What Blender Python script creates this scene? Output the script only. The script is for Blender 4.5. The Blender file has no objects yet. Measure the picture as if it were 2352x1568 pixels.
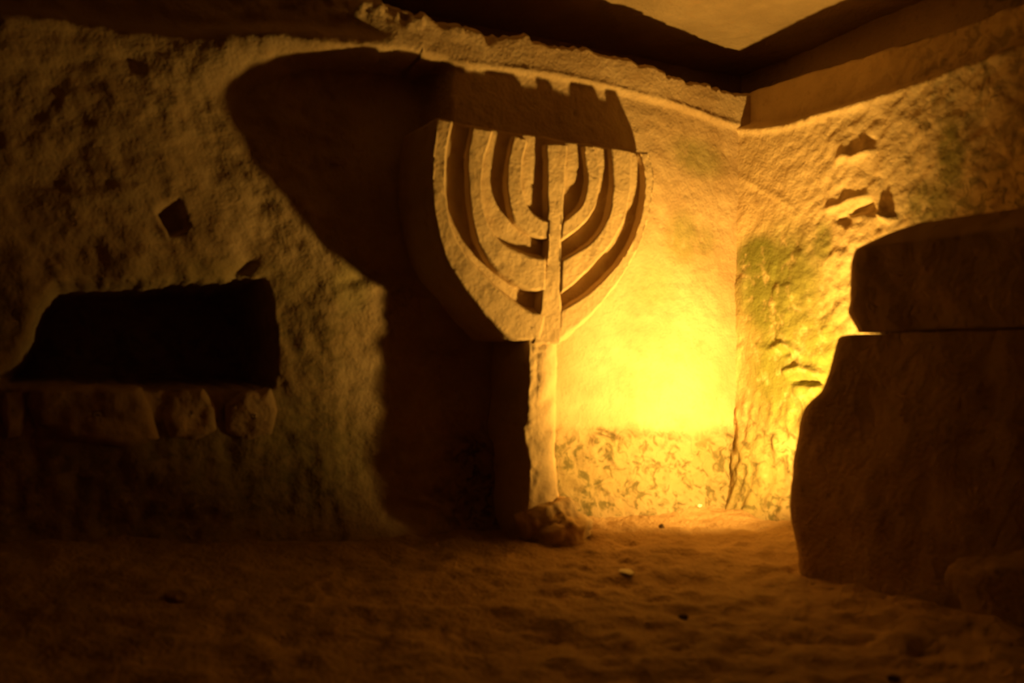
import bpy, bmesh, math, random
import numpy as np
from mathutils import Vector, Matrix

# ------------------------------------------------------------------ camera, light, exposure
S = bpy.context.scene
COL = S.collection
FPX, CX, HORIZON, CAM_H = 1950.0, 1176.0, 830.0, 0.85      # focal length in pixels of the 2352 px wide frame
cd = bpy.data.cameras.new('camera')
cam = bpy.data.objects.new('camera', cd)
COL.objects.link(cam)
cam.location = (0, 0, CAM_H)
cam.rotation_euler = (math.pi / 2, 0, 0)
cd.sensor_width = 36.0
cd.lens = FPX / 2352 * 36.0
cd.shift_y = (HORIZON - 784) / 2352
cd.clip_start = 0.01
S.camera = cam
cd.dof.use_dof = True                   # the photograph is softly out of focus
cd.dof.focus_distance = 12.0
cd.dof.aperture_fstop = 1.7

# room frame: the far right corner, the menorah wall (t along it to the left, n out of it), the right wall (s towards the viewer)
C0 = np.array((1.32, 5.02))
T = np.array((-0.8897, -0.4566))
N = np.array((0.4566, -0.8897))
M = -np.array((0.8897, 0.4566))          # normal of the right wall, into the room
def W(t, n, h):
    return Vector((C0[0] + T[0]*t + N[0]*n, C0[1] + T[1]*t + N[1]*n, h))

world = bpy.data.worlds.new('world')
S.world = world
world.use_nodes = True
world.node_tree.nodes['Background'].inputs[0].default_value = (0, 0, 0, 1)
world.node_tree.nodes['Background'].inputs[1].default_value = 0.0

LAMP_T, LAMP_N, LAMP_H = 0.50, 1.05, 0.36
LAMP_DIR = (Vector((-N[0], -N[1], 0)) * 0.80 + Vector((T[0], T[1], 0)) * -0.06 + Vector((0, 0, 0.59))).normalized()
ld = bpy.data.lights.new('floodlight_beam', 'SPOT')
ld.spot_size = math.radians(158)
ld.spot_blend = 0.75
ld.shadow_soft_size = 0.042
ld.energy = 345
ld.color = (1.0, 0.575, 0.115)
lamp = bpy.data.objects.new('floodlight_beam', ld)
COL.objects.link(lamp)
lamp.location = W(LAMP_T, LAMP_N, LAMP_H)
lamp.rotation_euler = LAMP_DIR.to_track_quat('-Z', 'Y').to_euler()

S.view_settings.view_transform = 'Standard'
S.view_settings.look = 'None'
S.view_settings.gamma = 1
S.view_settings.exposure = 0.12
S.view_settings.use_curve_mapping = False
S.cycles.max_bounces = 4
S.cycles.diffuse_bounces = 4
S.cycles.glossy_bounces = 1
S.cycles.transmission_bounces = 0
S.cycles.adaptive_threshold = 0.08
S.cycles.use_light_tree = False

# ------------------------------------------------------------------ numpy noise
_rng = np.random.default_rng(7)
PERM = _rng.permutation(256)
PERM = np.concatenate([PERM, PERM, PERM])
GRAD = _rng.normal(size=(256, 3))
GRAD /= np.linalg.norm(GRAD, axis=1)[:, None]
RND = _rng.random((256, 4))
def _hash(i, j, k):
    return PERM[(PERM[(PERM[i & 255] + j) & 255] + k) & 255]
def perlin(p):
    pi = np.floor(p).astype(int)
    f = p - pi
    u = f*f*f*(f*(f*6 - 15) + 10)
    out = 0
    for a in (0, 1):
        for b in (0, 1):
            for c in (0, 1):
                g = GRAD[_hash(pi[..., 0]+a, pi[..., 1]+b, pi[..., 2]+c)]
                d = f - np.array((a, b, c))
                w = (u[..., 0] if a else 1-u[..., 0]) * (u[..., 1] if b else 1-u[..., 1]) * (u[..., 2] if c else 1-u[..., 2])
                out = out + w * (g * d).sum(-1)
    return out * 1.6
def fbm(p, freq, octs=4, gain=0.5, seed=0.0):
    s, a = 0, 1.0
    for o in range(octs):
        s = s + a * perlin(p * freq + seed + o * 17.3)
        freq *= 2.03
        a *= gain
    return s
def facets(u, v, freq, seed=0):
    """broken rock: each cell a tilted plane"""
    x, y = u * freq, v * freq
    xi, yi = np.floor(x).astype(int), np.floor(y).astype(int)
    best = np.full(x.shape, 1e9)
    val = np.zeros(x.shape)
    for a in (-1, 0, 1):
        for b in (-1, 0, 1):
            h = _hash(xi + a + 31 + seed, yi + b + 57, np.zeros_like(xi) + 3 + seed)
            r = RND[h]
            cx, cy = xi + a + r[..., 0], yi + b + r[..., 1]
            d = (x - cx)**2 + (y - cy)**2
            z = r[..., 2] - 0.5 + (x - cx) * (r[..., 3] - 0.5) * 1.3 + (y - cy) * (r[..., 0] - 0.5) * 1.3
            m = d < best
            best = np.where(m, d, best)
            val = np.where(m, z, val)
    return val
def sm(a, b, x):
    q = np.clip((x - a) / (b - a), 0, 1)
    return q*q*(3 - 2*q)
def poly_sd(poly, u, v):
    """signed distance to a polygon, negative inside"""
    d = np.full(u.shape, 1e9)
    ins = np.zeros(u.shape, bool)
    n = len(poly)
    for i in range(n):
        (x0, y0), (x1, y1) = poly[i], poly[(i+1) % n]
        ex, ey = x1-x0, y1-y0
        q = np.clip(((u-x0)*ex + (v-y0)*ey) / (ex*ex + ey*ey + 1e-12), 0, 1)
        d = np.minimum(d, (u-x0-q*ex)**2 + (v-y0-q*ey)**2)
        if abs(ey) > 1e-9:
            c = ((y0 > v) != (y1 > v)) & (u < x0 + (v-y0)/ey*ex)
            ins ^= c
    d = np.sqrt(d)
    return np.where(ins, -d, d)

# pixels of the photograph measured onto the walls (returns wall coordinates)
def on_back(px, py, n=0.0):
    k = (px - CX) / FPX
    bx, by = C0[0] + N[0]*n, C0[1] + N[1]*n
    t = (bx - k*by) / (k*T[1] - T[0])
    y = by + T[1]*t
    return (t, CAM_H + (HORIZON - py) / FPX * y)
SD = np.array((0.4566, -0.8897))
def on_right(px, py, m=0.0):
    k = (px - CX) / FPX
    bx, by = C0[0] + M[0]*m, C0[1] + M[1]*m
    s = (k*by - bx) / (SD[0] - k*SD[1])
    y = by + SD[1]*s
    return (s, CAM_H + (HORIZON - py) / FPX * y)

# ------------------------------------------------------------------ materials
def rock_mat(name, c0, c1, green=(0.17, 0.17, 0.038), bump=0.5, scale=1.0, spots=0.25, rough=0.92, ochre=(0.36, 0.22, 0.10)):
    m = bpy.data.materials.new(name)
    m.use_nodes = True
    nt = m.node_tree
    nd, lk = nt.nodes, nt.links
    b = nd['Principled BSDF']
    b.inputs['Roughness'].default_value = rough
    b.inputs['Specular IOR Level'].default_value = 0.15
    geo = nd.new('ShaderNodeNewGeometry')
    def noise(sc, det, dist=0.0, r=0.6):
        x = nd.new('ShaderNodeTexNoise')
        x.inputs['Scale'].default_value = sc * scale
        x.inputs['Detail'].default_value = det
        x.inputs['Roughness'].default_value = r
        x.inputs['Distortion'].default_value = dist
        lk.new(geo.outputs['Position'], x.inputs['Vector'])
        return x
    def ramp(src, p0, p1):
        x = nd.new('ShaderNodeMapRange')
        x.interpolation_type = 'SMOOTHSTEP'
        x.inputs['From Min'].default_value = p0
        x.inputs['From Max'].default_value = p1
        lk.new(src, x.inputs['Value'])
        return x.outputs['Result']
    def mix(fac, a, bcol):
        x = nd.new('ShaderNodeMix')
        x.data_type = 'RGBA'
        if isinstance(fac, float):
            x.inputs[0].default_value = fac
        else:
            lk.new(fac, x.inputs[0])
        for i, c in ((6, a), (7, bcol)):
            if isinstance(c, tuple):
                x.inputs[i].default_value = (*c, 1)
            else:
                lk.new(c, x.inputs[i])
        return x.outputs[2]
    def mul(a, v):
        x = nd.new('ShaderNodeMath')
        x.operation = 'MULTIPLY'
        lk.new(a, x.inputs[0])
        if isinstance(v, float):
            x.inputs[1].default_value = v
        else:
            lk.new(v, x.inputs[1])
        return x.outputs[0]
    n1, n2, n3 = noise(2.6, 3, 0.0), noise(14, 4, 0.0), noise(60, 2)
    col = mix(ramp(n1.outputs[0], 0.35, 0.68), c0, c1)
    col = mix(mul(ramp(n2.outputs[0], 0.55, 0.75), 0.45), col, ochre)
    dark = tuple(x * 0.45 for x in c0)
    col = mix(mul(ramp(n3.outputs[0], 0.58, 0.74), spots), col, dark)
    at = nd.new('ShaderNodeAttribute')
    at.attribute_name = 'algae'
    col = mix(mul(at.outputs['Fac'], ramp(n2.outputs[0], 0.18, 0.50)), col, green)
    st = nd.new('ShaderNodeAttribute')
    st.attribute_name = 'stain_shade'  # stains, and on the right wall also painted beam fall-off
    n4 = noise(16, 4, 0.9)
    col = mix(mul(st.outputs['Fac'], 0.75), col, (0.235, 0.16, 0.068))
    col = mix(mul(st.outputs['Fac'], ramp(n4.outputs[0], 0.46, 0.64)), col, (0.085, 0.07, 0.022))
    lk.new(col, b.inputs['Base Color'])
    h = nd.new('ShaderNodeMath')
    h.operation = 'MULTIPLY_ADD'
    lk.new(n2.outputs[0], h.inputs[0])
    h.inputs[1].default_value = 2.2
    lk.new(n3.outputs[0], h.inputs[2])
    bp = nd.new('ShaderNodeBump')
    bp.inputs['Strength'].default_value = bump
    bp.inputs['Distance'].default_value = 0.012
    lk.new(h.outputs[0], bp.inputs['Height'])
    lk.new(bp.outputs[0], b.inputs['Normal'])
    return m
def plain_mat(name, c, rough=0.5, metal=0.0, emit=None):
    m = bpy.data.materials.new(name)
    m.use_nodes = True
    nt = m.node_tree
    b = nt.nodes['Principled BSDF']
    b.inputs['Roughness'].default_value = rough
    b.inputs['Metallic'].default_value = metal
    x = nt.nodes.new('ShaderNodeTexNoise')
    x.inputs['Scale'].default_value = 40
    r = nt.nodes.new('ShaderNodeValToRGB')
    r.color_ramp.elements[0].color = (*[v*0.8 for v in c], 1)
    r.color_ramp.elements[1].color = (*[min(1, v*1.1) for v in c], 1)
    nt.links.new(x.outputs[0], r.inputs[0])
    nt.links.new(r.outputs[0], b.inputs['Base Color'])
    if emit:
        b.inputs['Emission Color'].default_value = (*emit[:3], 1)
        b.inputs['Emission Strength'].default_value = emit[3]
    return m

LIME = rock_mat('limestone_wall', (0.36, 0.245, 0.125), (0.46, 0.33, 0.185), bump=0.45)
PLASTER = rock_mat('plastered_limestone', (0.57, 0.42, 0.22), (0.66, 0.495, 0.275), bump=0.4)
LIME_R = rock_mat('limestone_rough', (0.38, 0.27, 0.14), (0.46, 0.335, 0.18), bump=0.6)
CARVED = rock_mat('limestone_carved', (0.52, 0.37, 0.195), (0.60, 0.43, 0.23), bump=0.35, spots=0.15)
COFFIN = rock_mat('limestone_coffin', (0.34, 0.22, 0.115), (0.42, 0.28, 0.15), bump=0.4, spots=0.3)
ROOF = rock_mat('limestone_roof', (0.27, 0.185, 0.095), (0.33, 0.23, 0.12), bump=0.6)
DIRT = rock_mat('earth_floor', (0.34, 0.215, 0.10), (0.43, 0.28, 0.135), bump=0.9, scale=1.0, spots=0.4, ochre=(0.24, 0.14, 0.06))
PALE = rock_mat('pale_stone', (0.75, 0.68, 0.55), (0.82, 0.75, 0.62), bump=0.3)
DARKSTONE = rock_mat('dark_stone', (0.10, 0.06, 0.03), (0.14, 0.085, 0.045), bump=0.4)

# ------------------------------------------------------------------ mesh helpers
def link(name, me, mat, parent=None, label=None, cat=None, kind=None, group=None, smooth=True):
    o = bpy.data.objects.new(name, me)
    COL.objects.link(o)
    if mat:
        me.materials.append(mat)
    if parent:
        o.parent = parent
    if label: o['label'] = label
    if cat: o['category'] = cat
    if kind: o['kind'] = kind
    if group: o['group'] = group
    if smooth:
        me.polygons.foreach_set('use_smooth', np.ones(len(me.polygons), bool))
    return o
def raw_mesh(name, verts, faces, algae=None, stain_shade=None):
    me = bpy.data.meshes.new(name)
    verts = np.asarray(verts, np.float32)
    me.vertices.add(len(verts))
    me.vertices.foreach_set('co', verts.ravel())
    faces = np.asarray(faces, np.int32)
    me.loops.add(faces.size)
    me.polygons.add(len(faces))
    me.loops.foreach_set('vertex_index', faces.ravel())
    me.polygons.foreach_set('loop_start', np.arange(len(faces), dtype=np.int32) * faces.shape[1])
    if algae is not None:
        a = me.attributes.new('algae', 'FLOAT', 'POINT')
        a.data.foreach_set('value', np.asarray(algae, np.float32).ravel())
    if stain_shade is not None:
        a = me.attributes.new('stain_shade', 'FLOAT', 'POINT')
        a.data.foreach_set('value', np.asarray(stain_shade, np.float32).ravel())
    me.update(calc_edges=True)
    me.validate()
    return me
def grid_faces(ni, nj, off=0, wrap=False):
    i, j = np.meshgrid(np.arange(ni - 1), np.arange(nj if wrap else nj - 1), indexing='ij')
    j2 = (j + 1) % nj
    return np.stack([i*nj + j, (i+1)*nj + j, (i+1)*nj + j2, i*nj + j2], -1).reshape(-1, 4) + off
def grid_mesh(name, P, algae=None, flip=False, stain_shade=None):
    ni, nj = P.shape[:2]
    f = grid_faces(ni, nj)
    if flip:
        f = f[:, ::-1]
    return raw_mesh(name, P.reshape(-1, 3), f, None if algae is None else algae.reshape(-1), None if stain_shade is None else stain_shade.reshape(-1))
def resample(pl, n, seg=None):
    pl = np.asarray(pl, float)
    # smooth polyline (Catmull-Rom) then arc-length resample
    P = np.vstack([2*pl[0]-pl[1], pl, 2*pl[-1]-pl[-2]])
    out = []
    for i in range(1, len(P)-2):
        q = np.linspace(0, 1, 12, endpoint=False)[:, None]
        a, b, c, d = P[i-1], P[i], P[i+1], P[i+2]
        out.append(0.5*((2*b) + (-a+c)*q + (2*a-5*b+4*c-d)*q*q + (-a+3*b-3*c+d)*q**3))
    out.append(pl[-1:])
    o = np.vstack(out)
    L = np.concatenate([[0], np.cumsum(np.linalg.norm(np.diff(o, axis=0), axis=1))])
    x = np.linspace(0, L[-1], n)
    return np.stack([np.interp(x, L, o[:, k]) for k in range(o.shape[1])], -1)
def ellipse_mask(u, v, cu, cv, ru, rv, soft=0.5):
    d = np.sqrt(((u-cu)/ru)**2 + ((v-cv)/rv)**2)
    return 1 - sm(1-soft, 1+soft, d)

# ------------------------------------------------------------------ the menorah wall
H_CEIL = 2.76
def interp_px(pts, fn):
    q = sorted(fn(*p) for p in pts)
    return np.array([a for a, _ in q]), np.array([b for _, b in q])

res = 0.0125
tt = np.arange(-0.75, 5.2, res)
hh = np.arange(-0.12, 2.62, res)
tv, hv = np.meshgrid(tt, hh, indexing='ij')
P0 = np.stack([C0[0] + T[0]*tv, C0[1] + T[1]*tv, hv], -1)
def wall_n(x, y):
    return 0.03 + 0.19 * float(sm(0.0, 0.85, on_back(x, y, 0.12)[0]))
lean = 0.02 + 0.19 * sm(0.0, 0.85, tv)
ledge_t, ledge_h = interp_px([(1690, 291), (1600, 262), (1500, 232), (1380, 200), (1270, 178), (1150, 162), (1060, 152), (980, 149)],
                             lambda x, y: on_back(x, y, wall_n(x, y)))
ledge = np.interp(tv, ledge_t, ledge_h)
pier = lean * sm(0.75, 1.95, hv)
step = 0.022 * sm(-0.008, 0.008, hv - ledge)
ridge = 0.011 * np.exp(-((hv - ledge - 0.008) / 0.012)**2)
right_part = pier + step + ridge
# left of the menorah the wall lies back under an overhanging band
arch_t, arch_h = interp_px([(985, 148), (940, 138), (880, 131), (800, 127), (700, 122), (640, 122), (590, 126), (540, 132), (500, 140), (400, 165), (300, 190)],
                           lambda x, y: on_back(x, y, 0.16))
arch = np.interp(tv, arch_t, arch_h)
band = 0.24 * (1 - sm(2.45, 3.3, tv))
wid = 0.012 + 0.14 * sm(2.45, 3.0, tv)
left_part = band * sm(-wid, wid, hv - arch)
left_part = left_part - 0.05 * sm(2.0, 2.3, tv) * sm(1.6, 0.6, hv) * 0
blend = sm(1.90, 1.99, tv)
nw = right_part * (1 - blend) + left_part * blend
# soft bend in the band above the dim left part
bl_t, bl_h = interp_px([(200, 45), (450, 78), (690, 102), (760, 112)], lambda x, y: on_back(x, y, 0.1))
nw -= 0.10 * sm(0.0, 0.10, hv - np.interp(tv, bl_t, bl_h)) * sm(2.2, 2.5, tv)
# broken flakes along the top
flake = sm(1.55, 1.8, tv) * (1 - sm(2.75, 3.2, tv)) * sm(2.33, 2.42, hv)
fac = facets(tv, hv * 1.1 + 0.3*tv, 9.0, 5)
nw += flake * (0.05 * fac + 0.02 * facets(tv, hv, 22.0, 9))
# foot of the wall: eroded, spreading outwards, with a rough lower zone
lowline_t, lowline_h = interp_px([(1290, 985), (1400, 985), (1500, 985), (1600, 1005), (1690, 985)], on_back)
low = np.interp(tv, lowline_t, lowline_h)
lowz = sm(0.02, -0.06, hv - low) * (1 - sm(1.9, 2.3, tv))
nw += lowz * 0.035 + 0.10 * sm(0.18, -0.05, hv)
rough_l = sm(2.1, 2.5, tv)
nz = fbm(P0, 2.2, 3, seed=3.1) * (0.012 + 0.020 * rough_l)
nz += fbm(P0 * np.array((1, 1, 1.6)), 9.0, 4, seed=9.7) * (0.004 + 0.006 * rough_l + 0.014 * lowz)
diag = np.stack([tv*3.0 + hv*4.5, tv*9 - hv*5.0, tv*0 + 2.2], -1)
nz += perlin(diag * 1.6) * 0.007 * rough_l
vert = np.stack([tv*16, hv*3.0, tv*0 + 5.2], -1)
nz += perlin(vert) * 0.008 * rough_l * sm(1.15, 0.75, hv)
pits = np.clip(fbm(P0, 16.0, 2, seed=31.0) - 0.55, 0, 1)
nz -= pits * (0.02 - 0.012 * rough_l)
nz += lowz * 0.02 * facets(tv + 0.2*hv, hv, 12.0, 2)
fade_top = 1 - 0.6 * sm(0.0, 0.05, hv - ledge) * (1 - blend)
nw += nz * fade_top
# the crack in the lower zone and the small dent above it
crack = resample([on_back(1372, 988), on_back(1395, 996), on_back(1412, 1004)], 8)
for a in crack:
    nw -= 0.05 * np.exp(-(((tv-a[0])/0.013)**2 + ((hv-a[1])/0.010)**2))
# square hole cut in the left part
hole = [on_back(*p) for p in ((360, 484), (412, 460), (432, 520), (392, 540))]
sd = poly_sd(hole, tv, hv)
nw -= 0.09 * sm(0.012, -0.012, sd)
seam = resample([on_back(355, 482), on_back(375, 520), on_back(400, 560), on_back(412, 600)], 16)
for a in seam:
    nw += 0.0015 * np.exp(-(((tv-a[0])/0.016)**2 + ((hv-a[1])/0.016)**2))
# burial opening
open_px = ((10, 868), (40, 828), (72, 740), (95, 690), (130, 656), (230, 652), (330, 657), (440, 648), (520, 652), (575, 645), (608, 646), (626, 700), (628, 800), (626, 880), (500, 884), (330, 886), (150, 882), (12, 880))
opening = [on_back(*p) for p in open_px]
jag = fbm(P0, 18, 3, seed=4.4) * 0.010
sdo = poly_sd(opening, tv, hv) + jag
nw -= 0.75 * sm(0.014, -0.014, sdo)
nw -= 0.03 * sm(0.10, 0.0, sdo) * (hv > 1.15) * 0.3
# scar running up from the opening's corner
for a in resample([on_back(530, 645), on_back(560, 620), on_back(580, 600)], 8):
    nw -= 0.018 * np.exp(-(((tv-a[0])/0.03)**2 + ((hv-a[1])/0.02)**2))
for a in resample([on_back(800, 640), on_back(830, 622), on_back(880, 616)], 8):
    nw -= 0.012 * np.exp(-(((tv-a[0])/0.05)**2 + ((hv-a[1]+0.02)/0.03)**2))
algae = np.zeros_like(tv)
for px, py, rx, ry, a in ((1580, 370, 75, 45, .5), (1545, 550, 45, 60, .6), (1605, 555, 30, 40, .45), (1480, 660, 50, 50, .3),
                          (1400, 1075, 210, 85, .45), (1620, 1075, 100, 85, .45), (700, 720, 110, 150, .12), (600, 1060, 250, 120, .5),
                          (420, 1100, 280, 120, .4), (560, 640, 260, 40, .25), (800, 660, 50, 60, .4), (300, 380, 200, 150, .0)):
    c = on_back(px, py)
    e = on_back(px - rx, py)
    algae = np.maximum(algae, a * ellipse_mask(tv, hv, c[0], c[1], abs(e[0]-c[0]), ry / FPX * 4.3, 0.5))
Pw = np.stack([C0[0] + T[0]*tv + N[0]*nw, C0[1] + T[1]*tv + N[1]*nw, hv], -1)
# top: the wall ends at a broken edge and runs back as a shelf, then up to the ceiling
top_t, top_h = interp_px([(1690, 212), (1620, 193), (1565, 184), (1500, 158), (1400, 128), (1300, 106), (1230, 92), (1130, 78), (1040, 58), (950, 30), (860, -10), (700, -45), (300, -150)],
                         lambda x, y: on_back(x, y, wall_n(x, y) + 0.03))
top_t = np.concatenate([[-0.8], top_t]); top_h = np.concatenate([[top_h[0]], top_h])
tops = np.interp(tt, top_t, top_h)
tops += fbm(np.stack([tt, tt*0, tt*0+1.5], -1), 14, 4, seed=2.0) * 0.014 + facets(tt, tt*0, 16, 4) * 0.02
# remap each column so that it stops exactly at its own top edge
hcol = -0.12 + (hv - hv[0, 0]) / (hv[0, -1] - hv[0, 0]) * (tops[:, None] + 0.12)
ncol = np.empty_like(nw); acol = np.empty_like(nw)
for i in range(len(tt)):
    ncol[i] = np.interp(hcol[i], hh, nw[i]); acol[i] = np.interp(hcol[i], hh, algae[i])
extra = [(-0.03, 0.02), (-0.12, 0.035), (-0.3, 0.04), (-0.5, 0.04), (-0.52, 0.25), (-0.53, 0.7)]
ne = [ncol[:, -1:]*0 + np.minimum(ncol[:, -1:], 0.25) * (1 if k < 1 else 0) + d for k, (d, _) in enumerate(extra)]
he = [tops[:, None] + z for _, z in extra]
nn = np.concatenate([ncol] + ne, 1); h2 = np.concatenate([hcol] + he, 1); al = np.concatenate([acol] + [ncol[:, :1]*0]*len(extra), 1)
t2 = np.repeat(tt[:, None], nn.shape[1], 1)
Pw = np.stack([C0[0] + T[0]*t2 + N[0]*nn, C0[1] + T[1]*t2 + N[1]*nn, h2], -1)
stn_shade = np.zeros_like(t2)
low2 = np.interp(t2, lowline_t, lowline_h) + fbm(np.stack([t2, h2, t2*0 + 2.6], -1), 5.0, 4, seed=15.) * 0.06
stn_shade = 0.85 * sm(0.05, -0.07, h2 - low2) * (1 - sm(1.7, 2.0, t2)) + 0.4 * sm(2.1, 2.4, t2) * sm(1.25, 1.0, h2)
wall_back = link('wall_back', grid_mesh('wall_back', Pw, al, stain_shade=stn_shade), LIME, kind='structure')

# ------------------------------------------------------------------ the right wall
ss = np.arange(-0.75, 4.2, res)
sv, hv = np.meshgrid(ss, hh, indexing='ij')
P0 = np.stack([C0[0] + SD[0]*sv, C0[1] + SD[1]*sv, hv], -1)
le_s, le_h = interp_px([(1692, 292), (1750, 291), (1800, 284), (1850, 270), (1900, 254), (1960, 236), (2040, 210), (2100, 190), (2170, 165), (2300, 120)], on_right)
ledge = np.interp(sv, le_s, le_h)
mw = 0.0 * sv
mw -= 0.075 * sm(0.0, 0.035, hv - ledge) * (1 - 0.5*sm(1.2, 1.8, sv))
mw += 0.022 * np.exp(-((hv - ledge + 0.015) / 0.02)**2) * (1 - 0.6*sm(0.5, 1.4, sv))
mw += 0.13 * (1 - 0.8*sm(0.9, 1.4, sv)) * sm(0.75, 0.0, hv) * (0.6 + 0.4 * np.sin(sv * 9)) + 0.08 * sm(0.2, -0.05, hv)
grow = 0.3 + 0.7 * sm(0.15, 0.8, sv)
mz = fbm(P0, 2.5, 3, seed=12.0) * 0.012
dg = np.stack([sv*7 + hv*7, sv*14 - hv*22, sv*0 + 8.1], -1)
mz += perlin(dg * 1.2) * 0.007 * grow
mz += fbm(P0, 12.0, 3, seed=22.0) * 0.006 * grow
mz -= np.clip(fbm(P0 * np.array((1, 1, 1.8)), 20.0, 2, seed=44.0) - 0.5, 0, 1) * 0.02 * grow
scab = sm(0.15, 0.5, fbm(P0, 5.0, 3, seed=66.0)) * sm(1.5, 1.35, hv)
mz += scab * 0.010
lowz = sm(0.75, 0.45, hv)
mz += lowz * (perlin(np.stack([sv*18, hv*5, sv*0+3.3], -1)) * 0.02 + fbm(P0, 10, 3, seed=71.) * 0.014)
mw += mz
for pts, d in ((((1932, 498), (1955, 486), (1985, 462), (1997, 459), (2012, 478), (2022, 497), (1990, 488), (1960, 490)), 0.035),
               (((1918, 505), (1935, 495), (1955, 506), (1944, 520)), 0.03),
               (((1812, 876), (1840, 866), (1880, 872), (1890, 884), (1850, 884)), 0.05),
               (((1795, 808), (1812, 800), (1815, 812), (1800, 815)), 0.03),
               (((1990, 318), (2010, 320), (2004, 328), (1992, 326)), 0.02)):
    q = [on_right(*p) for p in pts]
    mw -= d * sm(0.010, -0.012, poly_sd(q, sv, hv) + fbm(P0, 25, 2, seed=5.) * 0.004)
# curled edges of old plaster
for pts, d in ((((1700, 405), (1740, 430), (1790, 455), (1810, 470)), 0.008), (((1925, 370), (1945, 355), (1960, 362), (1985, 350), (2000, 345)), 0.012),
               (((1900, 480), (1930, 470), (1960, 455), (1990, 450)), 0.012), (((1770, 805), (1800, 790), (1820, 800), (1840, 812)), 0.014),
               (((1800, 855), (1830, 845), (1860, 850), (1890, 860)), 0.02), (((2020, 490), (2040, 500), (2050, 505)), 0.012)):
    for a in resample([on_right(*p) for p in pts], 20):
        mw += d * np.exp(-(((sv-a[0])/0.022)**2 + ((hv-a[1])/0.016)**2)) * 0.6
algae = np.zeros_like(sv)
for px, py, rx, ry, a in ((1790, 670, 120, 150, 1.0), (1740, 590, 60, 60, 1.0), (1888, 560, 25, 50, .9), (1830, 850, 150, 200, 1.0), (1760, 1080, 70, 130, .8),
                          (2185, 360, 30, 75, .9), (2140, 465, 60, 40, .75), (1780, 950, 60, 120, .6), (1930, 700, 40, 100, .5)):
    c = on_right(px, py)
    e = on_right(px + rx, py)
    algae = np.maximum(algae, a * ellipse_mask(sv, hv, c[0], c[1], abs(e[0]-c[0]), ry / FPX * 4.5, 0.45))
tp_s, tp_h = interp_px([(1690, 212), (1800, 178), (1900, 146), (2000, 115), (2150, 66), (2352, 0), (2500, -50)], on_right)
tops = np.interp(ss, np.concatenate([[-0.8], tp_s]), np.concatenate([[tp_h[0]], tp_h]))
tops += fbm(np.stack([ss, ss*0, ss*0+7.5], -1), 9, 3, seed=6.0) * 0.008
hcol = -0.12 + (hv - hv[0, 0]) / (hv[0, -1] - hv[0, 0]) * (tops[:, None] + 0.12)
mcol = np.empty_like(mw); acol = np.empty_like(mw)
for i in range(len(ss)):
    mcol[i] = np.interp(hcol[i], hh, mw[i]); acol[i] = np.interp(hcol[i], hh, algae[i])
extra = [(-0.04, 0.015), (-0.12, 0.02), (-0.3, 0.02), (-0.5, 0.02), (-0.52, 0.25), (-0.53, 0.8)]
me_ = [mcol[:, -1:]*(1 if k < 1 else 0) + d for k, (d, _) in enumerate(extra)]
he = [tops[:, None] + z for _, z in extra]
mm = np.concatenate([mcol] + me_, 1); h2 = np.concatenate([hcol] + he, 1); al = np.concatenate([acol] + [mcol[:, :1]*0]*len(extra), 1)
s2 = np.repeat(ss[:, None], mm.shape[1], 1)
Pr = np.stack([C0[0] + SD[0]*s2 + M[0]*mm, C0[1] + SD[1]*s2 + M[1]*mm, h2], -1)
stn_shade = 0.7 * sm(0.75, 0.4, h2) + 0.25 * sm(0.2, 0.6, s2) * sm(1.9, 1.4, h2) + 0.5 * sm(0.9, 1.4, s2)  # far-end term: brown patches plus the beam's fall-off put into the colour
wall_right = link('wall_right', grid_mesh('wall_right', Pr, al, flip=True, stain_shade=stn_shade), PLASTER, kind='structure')

# ------------------------------------------------------------------ ceiling, floor and the unseen sides of the chamber
def room_grid(t0, t1, n0, n1, r):
    a, b = np.arange(t0, t1, r), np.arange(n0, n1, r)
    u, v = np.meshgrid(a, b, indexing='ij')
    return u, v, C0[0] + T[0]*u + N[0]*v, C0[1] + T[1]*u + N[1]*v
u, v, x, y = room_grid(-0.7, 5.4, -0.6, 3.0, 0.02)
P0 = np.stack([x, y, x*0 + 3.0], -1)
z = H_CEIL + fbm(P0, 2.0, 3, seed=1.0) * 0.012 + fbm(P0, 14.0, 3, seed=2.0) * 0.005
link('ceiling', grid_mesh('ceiling', np.stack([x, y, z], -1), flip=True), ROOF, kind='structure')
u, v, x, y = room_grid(-0.7, 5.4, -0.2, 7.5, 0.02)
P0 = np.stack([x, y, x*0], -1)
z = fbm(P0, 1.1, 2, seed=51.0) * 0.02 + fbm(P0, 6.0, 4, seed=52.0) * 0.020 + fbm(P0, 22.0, 2, seed=53.0) * 0.004
z -= np.clip(fbm(P0, 9.0, 2, seed=54.0) - 0.55, 0, 1) * 0.05
z += 0.13 * sm(2.2, 3.9, u) * sm(1.2, 0.0, v) + 0.03 * sm(0.5, 0.0, v)
FLOORZ = (x, y, z)
link('floor', grid_mesh('floor', np.stack([x, y, z], -1)), DIRT, kind='structure')
def floor_h(px, py):
    i = np.argmin((FLOORZ[0]-px)**2 + (FLOORZ[1]-py)**2)
    return float(FLOORZ[2].ravel()[i])
def side_wall(name, p, q, h0=-0.1, h1=3.3):
    a = np.linspace(0, 1, 90)[:, None]; b = np.linspace(0, 1, 50)[None, :]
    X = p[0] + (q[0]-p[0])*a + 0*b; Y = p[1] + (q[1]-p[1])*a + 0*b; Z = h0 + (h1-h0)*b + 0*a
    P = np.stack([X, Y, Z], -1)
    d = fbm(P, 1.5, 4, seed=8.0) * 0.05
    nx, ny = -(q[1]-p[1]), q[0]-p[0]
    L = math.hypot(nx, ny)
    P[..., 0] += d*nx/L; P[..., 1] += d*ny/L
    return link(name, grid_mesh(name, P), LIME_R, kind='structure')
a, b = W(5.1, -0.8, 0), W(5.1, 7.3, 0)
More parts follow.
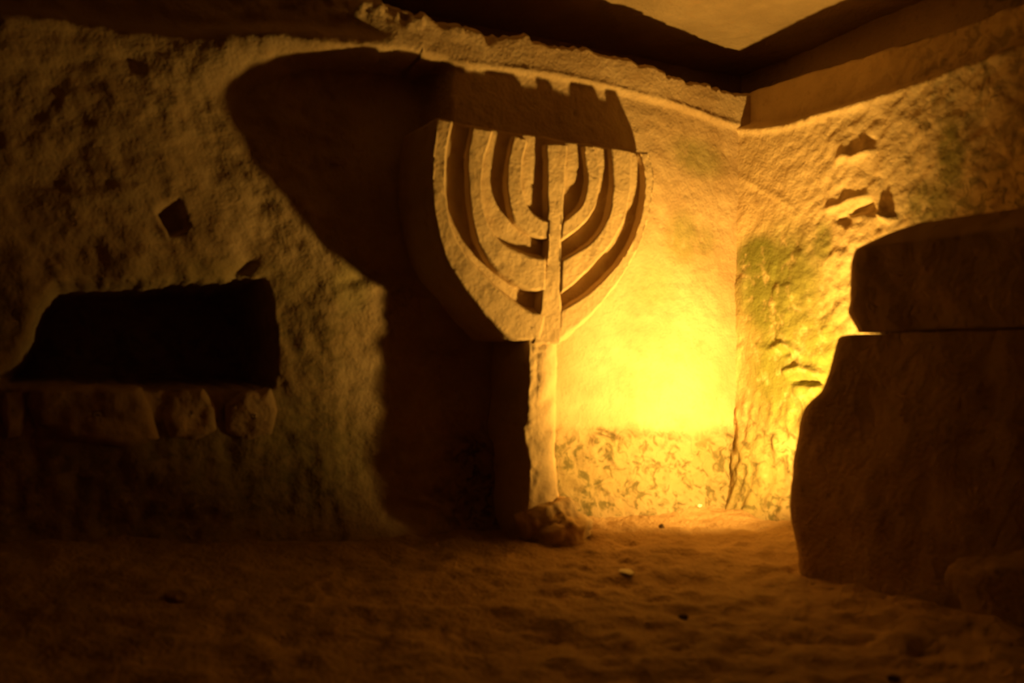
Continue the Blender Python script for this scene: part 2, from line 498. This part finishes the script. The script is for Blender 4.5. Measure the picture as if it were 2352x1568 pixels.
side_wall('wall_left', (a.x, a.y), (b.x, b.y))
c = W(-0.6, 7.3, 0)
side_wall('wall_front', (b.x, b.y), (c.x, c.y))
d = W(-0.55, 4.0, 0)
side_wall('wall_entrance', (c.x, c.y), (d.x, d.y))
u, v, x, y = room_grid(-0.7, 5.4, 2.9, 7.5, 0.1)
P0 = np.stack([x, y, x*0], -1)
link('ceiling', grid_mesh('ceiling', np.stack([x, y, H_CEIL + 0.02 + fbm(P0, 2.0, 3) * 0.02], -1), flip=True), LIME_R, kind='structure')

# ------------------------------------------------------------------ the menorah carved in high relief
E = 0.375                # how far the front stands out from the wall
GROOVE = 0.05
def crop(pts, n=E):
    return [on_back(900 + a/2.24, 120 + b/2.24, n) for a, b in pts]
def ribbon(name, left, right, nb, nf, cl=0.006, cr=0.05, rows=70, cols=12, parent=None, mat=CARVED, noise=0.004, seed=0., drop=None, cap=True):
    """a bar with tapering sides between two traced edges; the front lies at nf, the back at nb"""
    L, R = resample(left, rows), resample(right, rows)
    prof = []       # (across 0..1, sideways offset, n)
    prof.append((0, -cl, nb)); prof.append((0, -cl*0.5, nb + (nf-nb)*0.5)); prof.append((0, 0.0, nf - 0.012))
    for k in range(cols + 1):
        q = k / cols
        prof.append((0.004 + q*0.992, 0.007 if k == 0 else (-0.007 if k == cols else 0), nf))
    if cr > 0.2:            # a rounded flank running back to the wall
        for k in range(1, 15):
            an = k / 14 * math.pi / 2
            prof.append((1, cr*math.sin(an), nf - nf*(1 - math.cos(an))))
        prof.append((1, cr, nb))
    else:
        prof.append((1, 0.004, nf - 0.012)); prof.append((1, cr*0.5, nb + (nf-nb)*0.5)); prof.append((1, cr, nb))
    tan = R - L
    tan /= np.linalg.norm(tan, axis=1)[:, None] + 1e-9
    hb = L[:, 1]
    V = np.zeros((rows, len(prof), 3))
    for j, (q, off, n) in enumerate(prof):
        uv = L + (R-L)*q + tan*off
        V[:, j, 0], V[:, j, 1], V[:, j, 2] = uv[:, 0], uv[:, 1], n + (drop(uv[:, 1]) if (drop and n > nb) else 0)
    P = np.stack([C0[0] + T[0]*V[..., 0] + N[0]*V[..., 2], C0[1] + T[1]*V[..., 0] + N[1]*V[..., 2], V[..., 1]], -1)
    dn = fbm(P, 9, 4, seed=seed) * noise - np.clip(fbm(P, 24, 2, seed=seed+3) - 0.6, 0, 1) * 0.015
    ds = fbm(P, 11, 2, seed=seed+40) * noise * (0.35 if cr > 0.2 else 1.0)
    if cr > 0.2:
        dn = dn + perlin(np.stack([V[..., 0]*34 + V[..., 1]*5, V[..., 1]*9, V[..., 0]*0 + 4.7], -1)) * 0.012
    P[..., 0] += N[0]*dn + T[0]*ds; P[..., 1] += N[1]*dn + T[1]*ds
    P[..., 2] += fbm(P, 13, 3, seed=seed+80) * noise
    f = [tuple(q) for q in grid_faces(rows, len(prof))]
    npf = len(prof)
    verts = P.reshape(-1, 3).tolist()
    fs = list(f)
    if cap:
        fs.append(tuple(range(npf)))
        fs.append(tuple(range((rows-1)*npf, rows*npf))[::-1])
    me = bpy.data.meshes.new(name)
    me.from_pydata(verts, [], fs)
    me.update()
    return link(name, me, mat, parent)

men = bpy.data.objects.new('menorah_relief', None)
COL.objects.link(men)
men['label'] = 'tall seven-branched menorah carved in high relief from the pale rock wall'
men['category'] = 'menorah'
L3o = crop([(232, 338), (214, 500), (210, 700), (232, 900), (290, 1080), (400, 1250), (480, 1350), (560, 1432), (620, 1472), (725, 1482)])
R3o = crop([(1322, 513), (1350, 620), (1345, 720), (1310, 900), (1220, 1100), (1080, 1290), (980, 1390), (900, 1450), (850, 1490)])
ribbon('backing_panel', L3o, R3o, -0.12, E - GROOVE, cl=0.03, cr=0.06, rows=110, cols=60, parent=men, noise=0.005, seed=1.0, drop=lambda h: 0.016 * sm(1.55, 1.85, h) - 0.02 * sm(1.4, 1.0, h))
bars = {
 'L3': (L3o[:-2] + crop([(640, 1478), (760, 1482)]),
        crop([(312, 352), (285, 480), (276, 620), (285, 780), (310, 910), (370, 1030), (450, 1120), (545, 1215), (640, 1295), (710, 1335), (790, 1350)])),
 'L2': (crop([(412, 383), (392, 520), (392, 640), (406, 800), (440, 960), (500, 1070), (570, 1140), (690, 1212), (785, 1232)]),
        crop([(518, 405), (475, 540), (460, 680), (478, 830), (520, 925), (580, 988), (680, 1038), (790, 1066)])),
 'L1': (crop([(628, 430), (597, 580), (598, 720), (625, 845), (680, 908), (750, 948), (805, 962)]),
        crop([(700, 448), (680, 540), (670, 640), (680, 740), (718, 815), (765, 856), (808, 870)])),
 'R1': (crop([(988, 482), (1004, 590), (1008, 680), (988, 765), (948, 820), (886, 870)]),
        crop([(1046, 486), (1070, 620), (1065, 740), (1030, 825), (975, 890), (920, 935), (876, 962)])),
 'R2': (crop([(1126, 492), (1138, 620), (1132, 750), (1110, 855), (1060, 940), (980, 1010), (880, 1066)]),
        crop([(1230, 505), (1234, 650), (1220, 760), (1190, 880), (1130, 980), (1050, 1080), (960, 1168), (872, 1242)])),
 'R3': (crop([(1272, 512), (1296, 600), (1300, 700), (1284, 840), (1240, 970), (1180, 1070), (1100, 1160), (1000, 1250), (872, 1325)]),
        R3o[:-1] + crop([(860, 1480)])),
}
for i, (k, (a, b)) in enumerate(bars.items()):
    right_side = k[0] == 'R'
    ribbon('branch', a, b, E - GROOVE - 0.04, E + 0.003*math.sin(i*2.1), cl=0.004, cr=0.045 if not right_side else (0.03 if k != 'R3' else 0.05), rows=90, cols=10, parent=men, seed=10.*i + 5)
ribbon('shaft', crop([(794, 470), (800, 640), (802, 870), (800, 1060), (782, 1160), (768, 1240), (764, 1330), (740, 1420), (722, 1500)]),
       crop([(905, 472), (895, 640), (884, 780), (880, 870), (872, 960), (874, 1060), (868, 1180), (868, 1240), (872, 1330), (872, 1420), (866, 1500)]),
       E - GROOVE - 0.03, E, cl=0.004, cr=0.03, rows=90, cols=12, parent=men, seed=77.)
# column below, rough and worn, and the lumpy foot
def px_e(pts, n=E):
    return [on_back(a, b, n) for a, b in pts]
ribbon('column', px_e([(1219, 752), (1217, 776), (1214, 850), (1212, 920), (1205, 990), (1210, 1050), (1214, 1110), (1208, 1200), (1208, 1245)]),
       px_e([(1244, 745), (1242, 776), (1240, 850), (1238, 950), (1238, 1050), (1242, 1120), (1255, 1200), (1260, 1245)]),
       -0.12, E - 0.004, cl=0.02, cr=0.22, rows=140, cols=5, parent=men, noise=0.014, seed=91.)

def boulder(name, c, r, seed, mat, parent=None, sub=4, amp=0.18, rot=0.0, facet=0.5, **kw):
    bm = bmesh.new()
    bmesh.ops.create_icosphere(bm, subdivisions=sub, radius=1.0)
    co = np.array([v.co[:] for v in bm.verts])
    # squarish body, chipped by random planes
    rg = np.random.default_rng(int(seed))
    nrm = rg.normal(size=(14, 3)); nrm /= np.linalg.norm(nrm, axis=1)[:, None]
    dd = 0.72 + rg.random(14) * 0.25
    for nr, di in zip(nrm, dd):
        s = np.maximum(co @ nr - di, 0) * facet * 1.9
        co -= s[:, None] * nr
    co += co * (fbm(co + seed*3.3, 1.6, 4) * amp)[:, None]
    co *= np.array(r)
    ca, sa = math.cos(rot), math.sin(rot)
    X = co[:, 0]*ca - co[:, 1]*sa; Y = co[:, 0]*sa + co[:, 1]*ca
    for v, a, b_, c_ in zip(bm.verts, X, Y, co[:, 2]):
        v.co = (a + c[0], b_ + c[1], c_ + c[2])
    me = bpy.data.meshes.new(name)
    bm.to_mesh(me); bm.free()
    return link(name, me, mat, parent, **kw)
WALL_ROT = math.atan2(T[1], T[0])
p = on_back(1280, 1205, E)
c = W(p[0], E - 0.07, 0.04)
boulder('foot', c, (0.19, 0.19, 0.16), 8, CARVED, men, sub=5, amp=0.28, rot=WALL_ROT, facet=0.3)

# ------------------------------------------------------------------ stones under the burial opening (pieces of the wall)
def slab(name, poly_px, n_face, thick, seed, mat, parent, m=10, cut=0.03):
    """a flat-faced broken block: rings from the back to the face, then inwards to the middle"""
    pl = np.array([on_back(*p, n_face) for p in poly_px])
    q = np.vstack([pl, pl[:1]])
    L = np.concatenate([[0], np.cumsum(np.linalg.norm(np.diff(q, axis=0), axis=1))])
    x = np.linspace(0, L[-1], 72, endpoint=False)
    ring = np.stack([np.interp(x, L, q[:, k]) for k in (0, 1)], -1)
    cen = ring.mean(0)
    rings = [(1.0, n_face - thick), (1.0, n_face - thick*0.5), (1.0, n_face - cut)]
    size = np.abs(ring - cen).mean()
    rings += [(1 - cut*0.8/size*0.5, n_face - 0.006)] + [(k/m*(1 - cut*0.8/size), n_face) for k in range(m, 0, -1)]
    P = []
    for sc, n in rings:
        g = cen + (ring - cen)*sc
        P.append(np.stack([C0[0] + T[0]*g[:, 0] + N[0]*n, C0[1] + T[1]*g[:, 0] + N[1]*n, g[:, 1]], -1))
    P = np.array(P)
    rg = np.random.default_rng(seed)
    tilt = rg.normal(size=2) * 0.10
    d = fbm(P, 3.5, 3, seed=seed) * 0.03 + fbm(P, 14, 3, seed=seed+5.) * 0.008
    d += ((P[..., 2] - cen[1]) * tilt[0])
    P[..., 0] += N[0]*d; P[..., 1] += N[1]*d
    P[..., 2] += fbm(P, 10, 3, seed=seed+9.) * 0.008
    f = [tuple(a) for a in grid_faces(len(rings), 72, wrap=True)]
    f.append(tuple(range((len(rings)-1)*72, len(rings)*72)))
    me = bpy.data.meshes.new(name)
    me.from_pydata(P.reshape(-1, 3).tolist(), [], f)
    me.update()
    return link(name, me, mat, parent)
slab('stone', [(70, 892), (200, 886), (325, 888), (348, 940), (368, 1010), (300, 1030), (160, 1010), (85, 980), (60, 930)], 0.055, 0.25, 11, LIME, wall_back)
slab('stone', [(385, 905), (420, 892), (468, 890), (502, 935), (500, 985), (450, 1012), (392, 1004), (374, 960)], 0.04, 0.25, 12, LIME, wall_back)
slab('stone', [(520, 930), (560, 900), (622, 890), (640, 940), (630, 1000), (570, 1020), (522, 990)], 0.05, 0.25, 13, LIME, wall_back)
slab('stone', [(8, 895), (50, 890), (62, 940), (48, 1000), (14, 1010), (2, 950)], 0.045, 0.25, 14, LIME, wall_back)

# ------------------------------------------------------------------ the stone coffin at the right
cof = bpy.data.objects.new('stone_coffin', None)
COL.objects.link(cof)
cof['label'] = 'large dark stone coffin with a thick lid, standing at the right edge'
cof['category'] = 'coffin'
Q0 = np.array((1.157, 3.45)); QL = np.array((0.549, -0.836)); QW = np.array((0.836, 0.549))
def delta(px):
    k = (px - CX) / FPX
    return (k*Q0[1] - Q0[0]) / (QL[0] - k*QL[1])
def hq(px, py):
    return CAM_H + (HORIZON - py) / FPX * (Q0[1] + QL[1]*delta(px))
def coffin_block(name, prof, length, width, seed, amp, rows=60, inset=None):
    """prof: list of (start along the length, height); rings run along height, each ring a rounded rectangle"""
    pr = resample(prof, rows)
    V, F = [], []
    nl, nwid = 70, 30
    for i, (d0, h) in enumerate(pr):
        side = inset(h) if inset else 0.0
        ring = []
        a = np.linspace(0, 1, nl, endpoint=False); b = np.linspace(0, 1, nwid, endpoint=False)
        l0, l1, w0, w1 = d0, length, side, width - side
        for q in a: ring.append((l1 + (l0-l1)*q, w0))
        for q in b: ring.append((l0, w0 + (w1-w0)*q))
        for q in a: ring.append((l0 + (l1-l0)*q, w1))
        for q in b: ring.append((l1, w1 + (w0-w1)*q))
        ring = np.array(ring)
        # round the corners
        r = 0.05
        for cu, cv in ((l0, w0), (l0, w1), (l1, w0), (l1, w1)):
            du, dv = np.abs(ring[:, 0]-cu), np.abs(ring[:, 1]-cv)
            m = (du < r) & (dv < r)
            iu, iv = cu + r*np.sign((l0+l1)/2-cu), cv + r*np.sign((w0+w1)/2-cv)
            vec = ring[m] - np.array((iu, iv))
            ln = np.linalg.norm(vec, axis=1)[:, None] + 1e-9
            ring[m] = np.array((iu, iv)) + vec/ln*np.minimum(ln, r)
        V.append(np.concatenate([ring, np.full((len(ring), 1), h)], 1))
    V = np.array(V)
    cen = V.mean((0, 1))
    P = np.stack([Q0[0] + QL[0]*V[..., 0] + QW[0]*V[..., 1], Q0[1] + QL[1]*V[..., 0] + QW[1]*V[..., 1], V[..., 2]], -1)
    n1 = fbm(P, 2.5, 3, seed=seed) * amp + fbm(P, 12, 4, seed=seed+9) * amp * 0.35
    n2 = fbm(P, 2.5, 3, seed=seed+50) * amp + fbm(P, 12, 4, seed=seed+59) * amp * 0.35
    P[..., 0] += QL[0]*n1 + QW[0]*n2; P[..., 1] += QL[1]*n1 + QW[1]*n2
    nr = P.shape[1]
    f = [tuple(q) for q in grid_faces(rows, nr, wrap=True)]
    f.append(tuple(range(nr))); f.append(tuple(range((rows-1)*nr, rows*nr))[::-1])
    me = bpy.data.meshes.new(name)
    me.from_pydata(P.reshape(-1, 3).tolist(), [], f)
    me.update()
    return link(name, me, COFFIN, cof)
body_px = [(1815, 1330), (1812, 1250), (1804, 1200), (1802, 1100), (1812, 1020), (1828, 950), (1842, 925), (1870, 900), (1886, 860), (1898, 815), (1910, 775), (1935, 768)]
coffin_block('coffin_body', [(delta(a), hq(a, b)) for a, b in body_px], 1.85, 0.55, 5.0, 0.012, inset=lambda h: 0.02 + 0.0*h)
lid_px = [(1952, 763), (1938, 738), (1928, 715), (1934, 690), (1938, 640), (1940, 585), (1962, 556), (1990, 534)]
lp = [(delta(a), hq(a, b)) for a, b in lid_px]
coffin_block('coffin_lid', lp + [(delta(1990) + 0.10, lp[-1][1] + 0.03)], 1.85, 0.55, 15.0, 0.012,
             inset=lambda h: 0.02 + 0.10 * max(0.0, (h - (lp[-2][1] - 0.02)) / 0.08) * (h > lp[-2][1] - 0.02))
# rough bulge at the foot of the near side
k = (2290 - CX) / FPX
dq = delta(2290)
c = (Q0[0] + QL[0]*(dq + 0.05) + QW[0]*0.06, Q0[1] + QL[1]*(dq + 0.05) + QW[1]*0.06, 0.06)
boulder('foot_bulge', c, (0.30, 0.075, 0.20), 21, COFFIN, cof, sub=5, amp=0.12, rot=math.atan2(QL[1], QL[0]), facet=0.3)

# ------------------------------------------------------------------ loose stones on the floor
def floor_point(px, py):
    y = CAM_H * FPX / (py - HORIZON)
    for _ in range(4):
        x = (px - CX) / FPX * y
        z = floor_h(x, y)
        y = (CAM_H - z) * FPX / (py - HORIZON)
    return ((px - CX) / FPX * y, y, z)
for px, py, r, sd_, mat, label in (
    (1437, 1318, (0.030, 0.050, 0.0045), 31, PALE, 'flat pale stone chip lying on the brown earth floor'),
    (1520, 1212, (0.016, 0.014, 0.014), 32, DARKSTONE, 'small dark pebble on the brightly lit floor below the corner'),
    (1607, 1165, (0.016, 0.013, 0.014), 33, PALE, 'small pale pebble at the foot of the bright wall'),
    (400, 1378, (0.05, 0.03, 0.026), 34, DIRT, 'dim brown lump of earth on the dark left floor'),
    (1570, 1420, (0.018, 0.015, 0.012), 35, DARKSTONE, 'small dark pebble on the dim middle of the floor'),
    (2052, 1562, (0.016, 0.014, 0.01), 36, DARKSTONE, 'small dark pebble near the bottom right of the floor')):
    x, y, z = floor_point(px, py)
    boulder('stone_chip' if mat is PALE else ('earth_clod' if mat is DIRT else 'pebble'), (x, y, z + r[2]*(2.2 if r[2] < 0.008 else 0.45)), r, sd_, mat, None, sub=3, amp=0.15, rot=0.2, facet=0.8,
            label=label, cat='stone' if mat is not DIRT else 'clod')

# ------------------------------------------------------------------ the floodlight behind the coffin
fl = bpy.data.objects.new('floodlight', None)
COL.objects.link(fl)
fl['label'] = 'small black floodlight on the floor behind the stone coffin, facing the corner'
fl['category'] = 'lamp'
BLACK = plain_mat('black_enamel', (0.02, 0.02, 0.02), 0.4)
GLOW = plain_mat('lamp_glass', (0.9, 0.8, 0.6), 0.2, emit=(1.0, 0.6, 0.15, 6.0))
base = W(LAMP_T, LAMP_N, LAMP_H)
rot = LAMP_DIR.to_track_quat('-Z', 'Y').to_matrix().to_4x4()
def fixture(name, size, off, mat, bev=0.008, rotm=rot):
    bm = bmesh.new()
    bmesh.ops.create_cube(bm, size=1)
    for v in bm.verts:
        v.co = Vector((v.co.x*size[0], v.co.y*size[1], v.co.z*size[2]))
        if name == 'housing' and v.co.z > 0:
            v.co.x *= 0.6; v.co.y *= 0.6
    bmesh.ops.bevel(bm, geom=bm.edges[:], offset=bev, segments=2, affect='EDGES')
    bm.transform(Matrix.Translation(base) @ rotm @ Matrix.Translation(Vector(off)))
    me = bpy.data.meshes.new(name)
    bm.to_mesh(me); bm.free()
    return link(name, me, mat, fl, smooth=False)
fixture('housing', (0.15, 0.12, 0.07), (0, 0, 0.055), BLACK)
fixture('glass', (0.13, 0.10, 0.006), (0, 0, 0.016), GLOW, 0.001)
up = Matrix.Identity(4)
zf = floor_h(base.x, base.y)
fixture('bracket', (0.02, 0.02, LAMP_H - zf - 0.04), (0.02, -0.05, -(LAMP_H - zf)/2 - 0.01), BLACK, 0.004, up)
fixture('base_plate', (0.16, 0.12, 0.014), (0.02, -0.05, -(LAMP_H - zf) + 0.01), BLACK, 0.004, up)
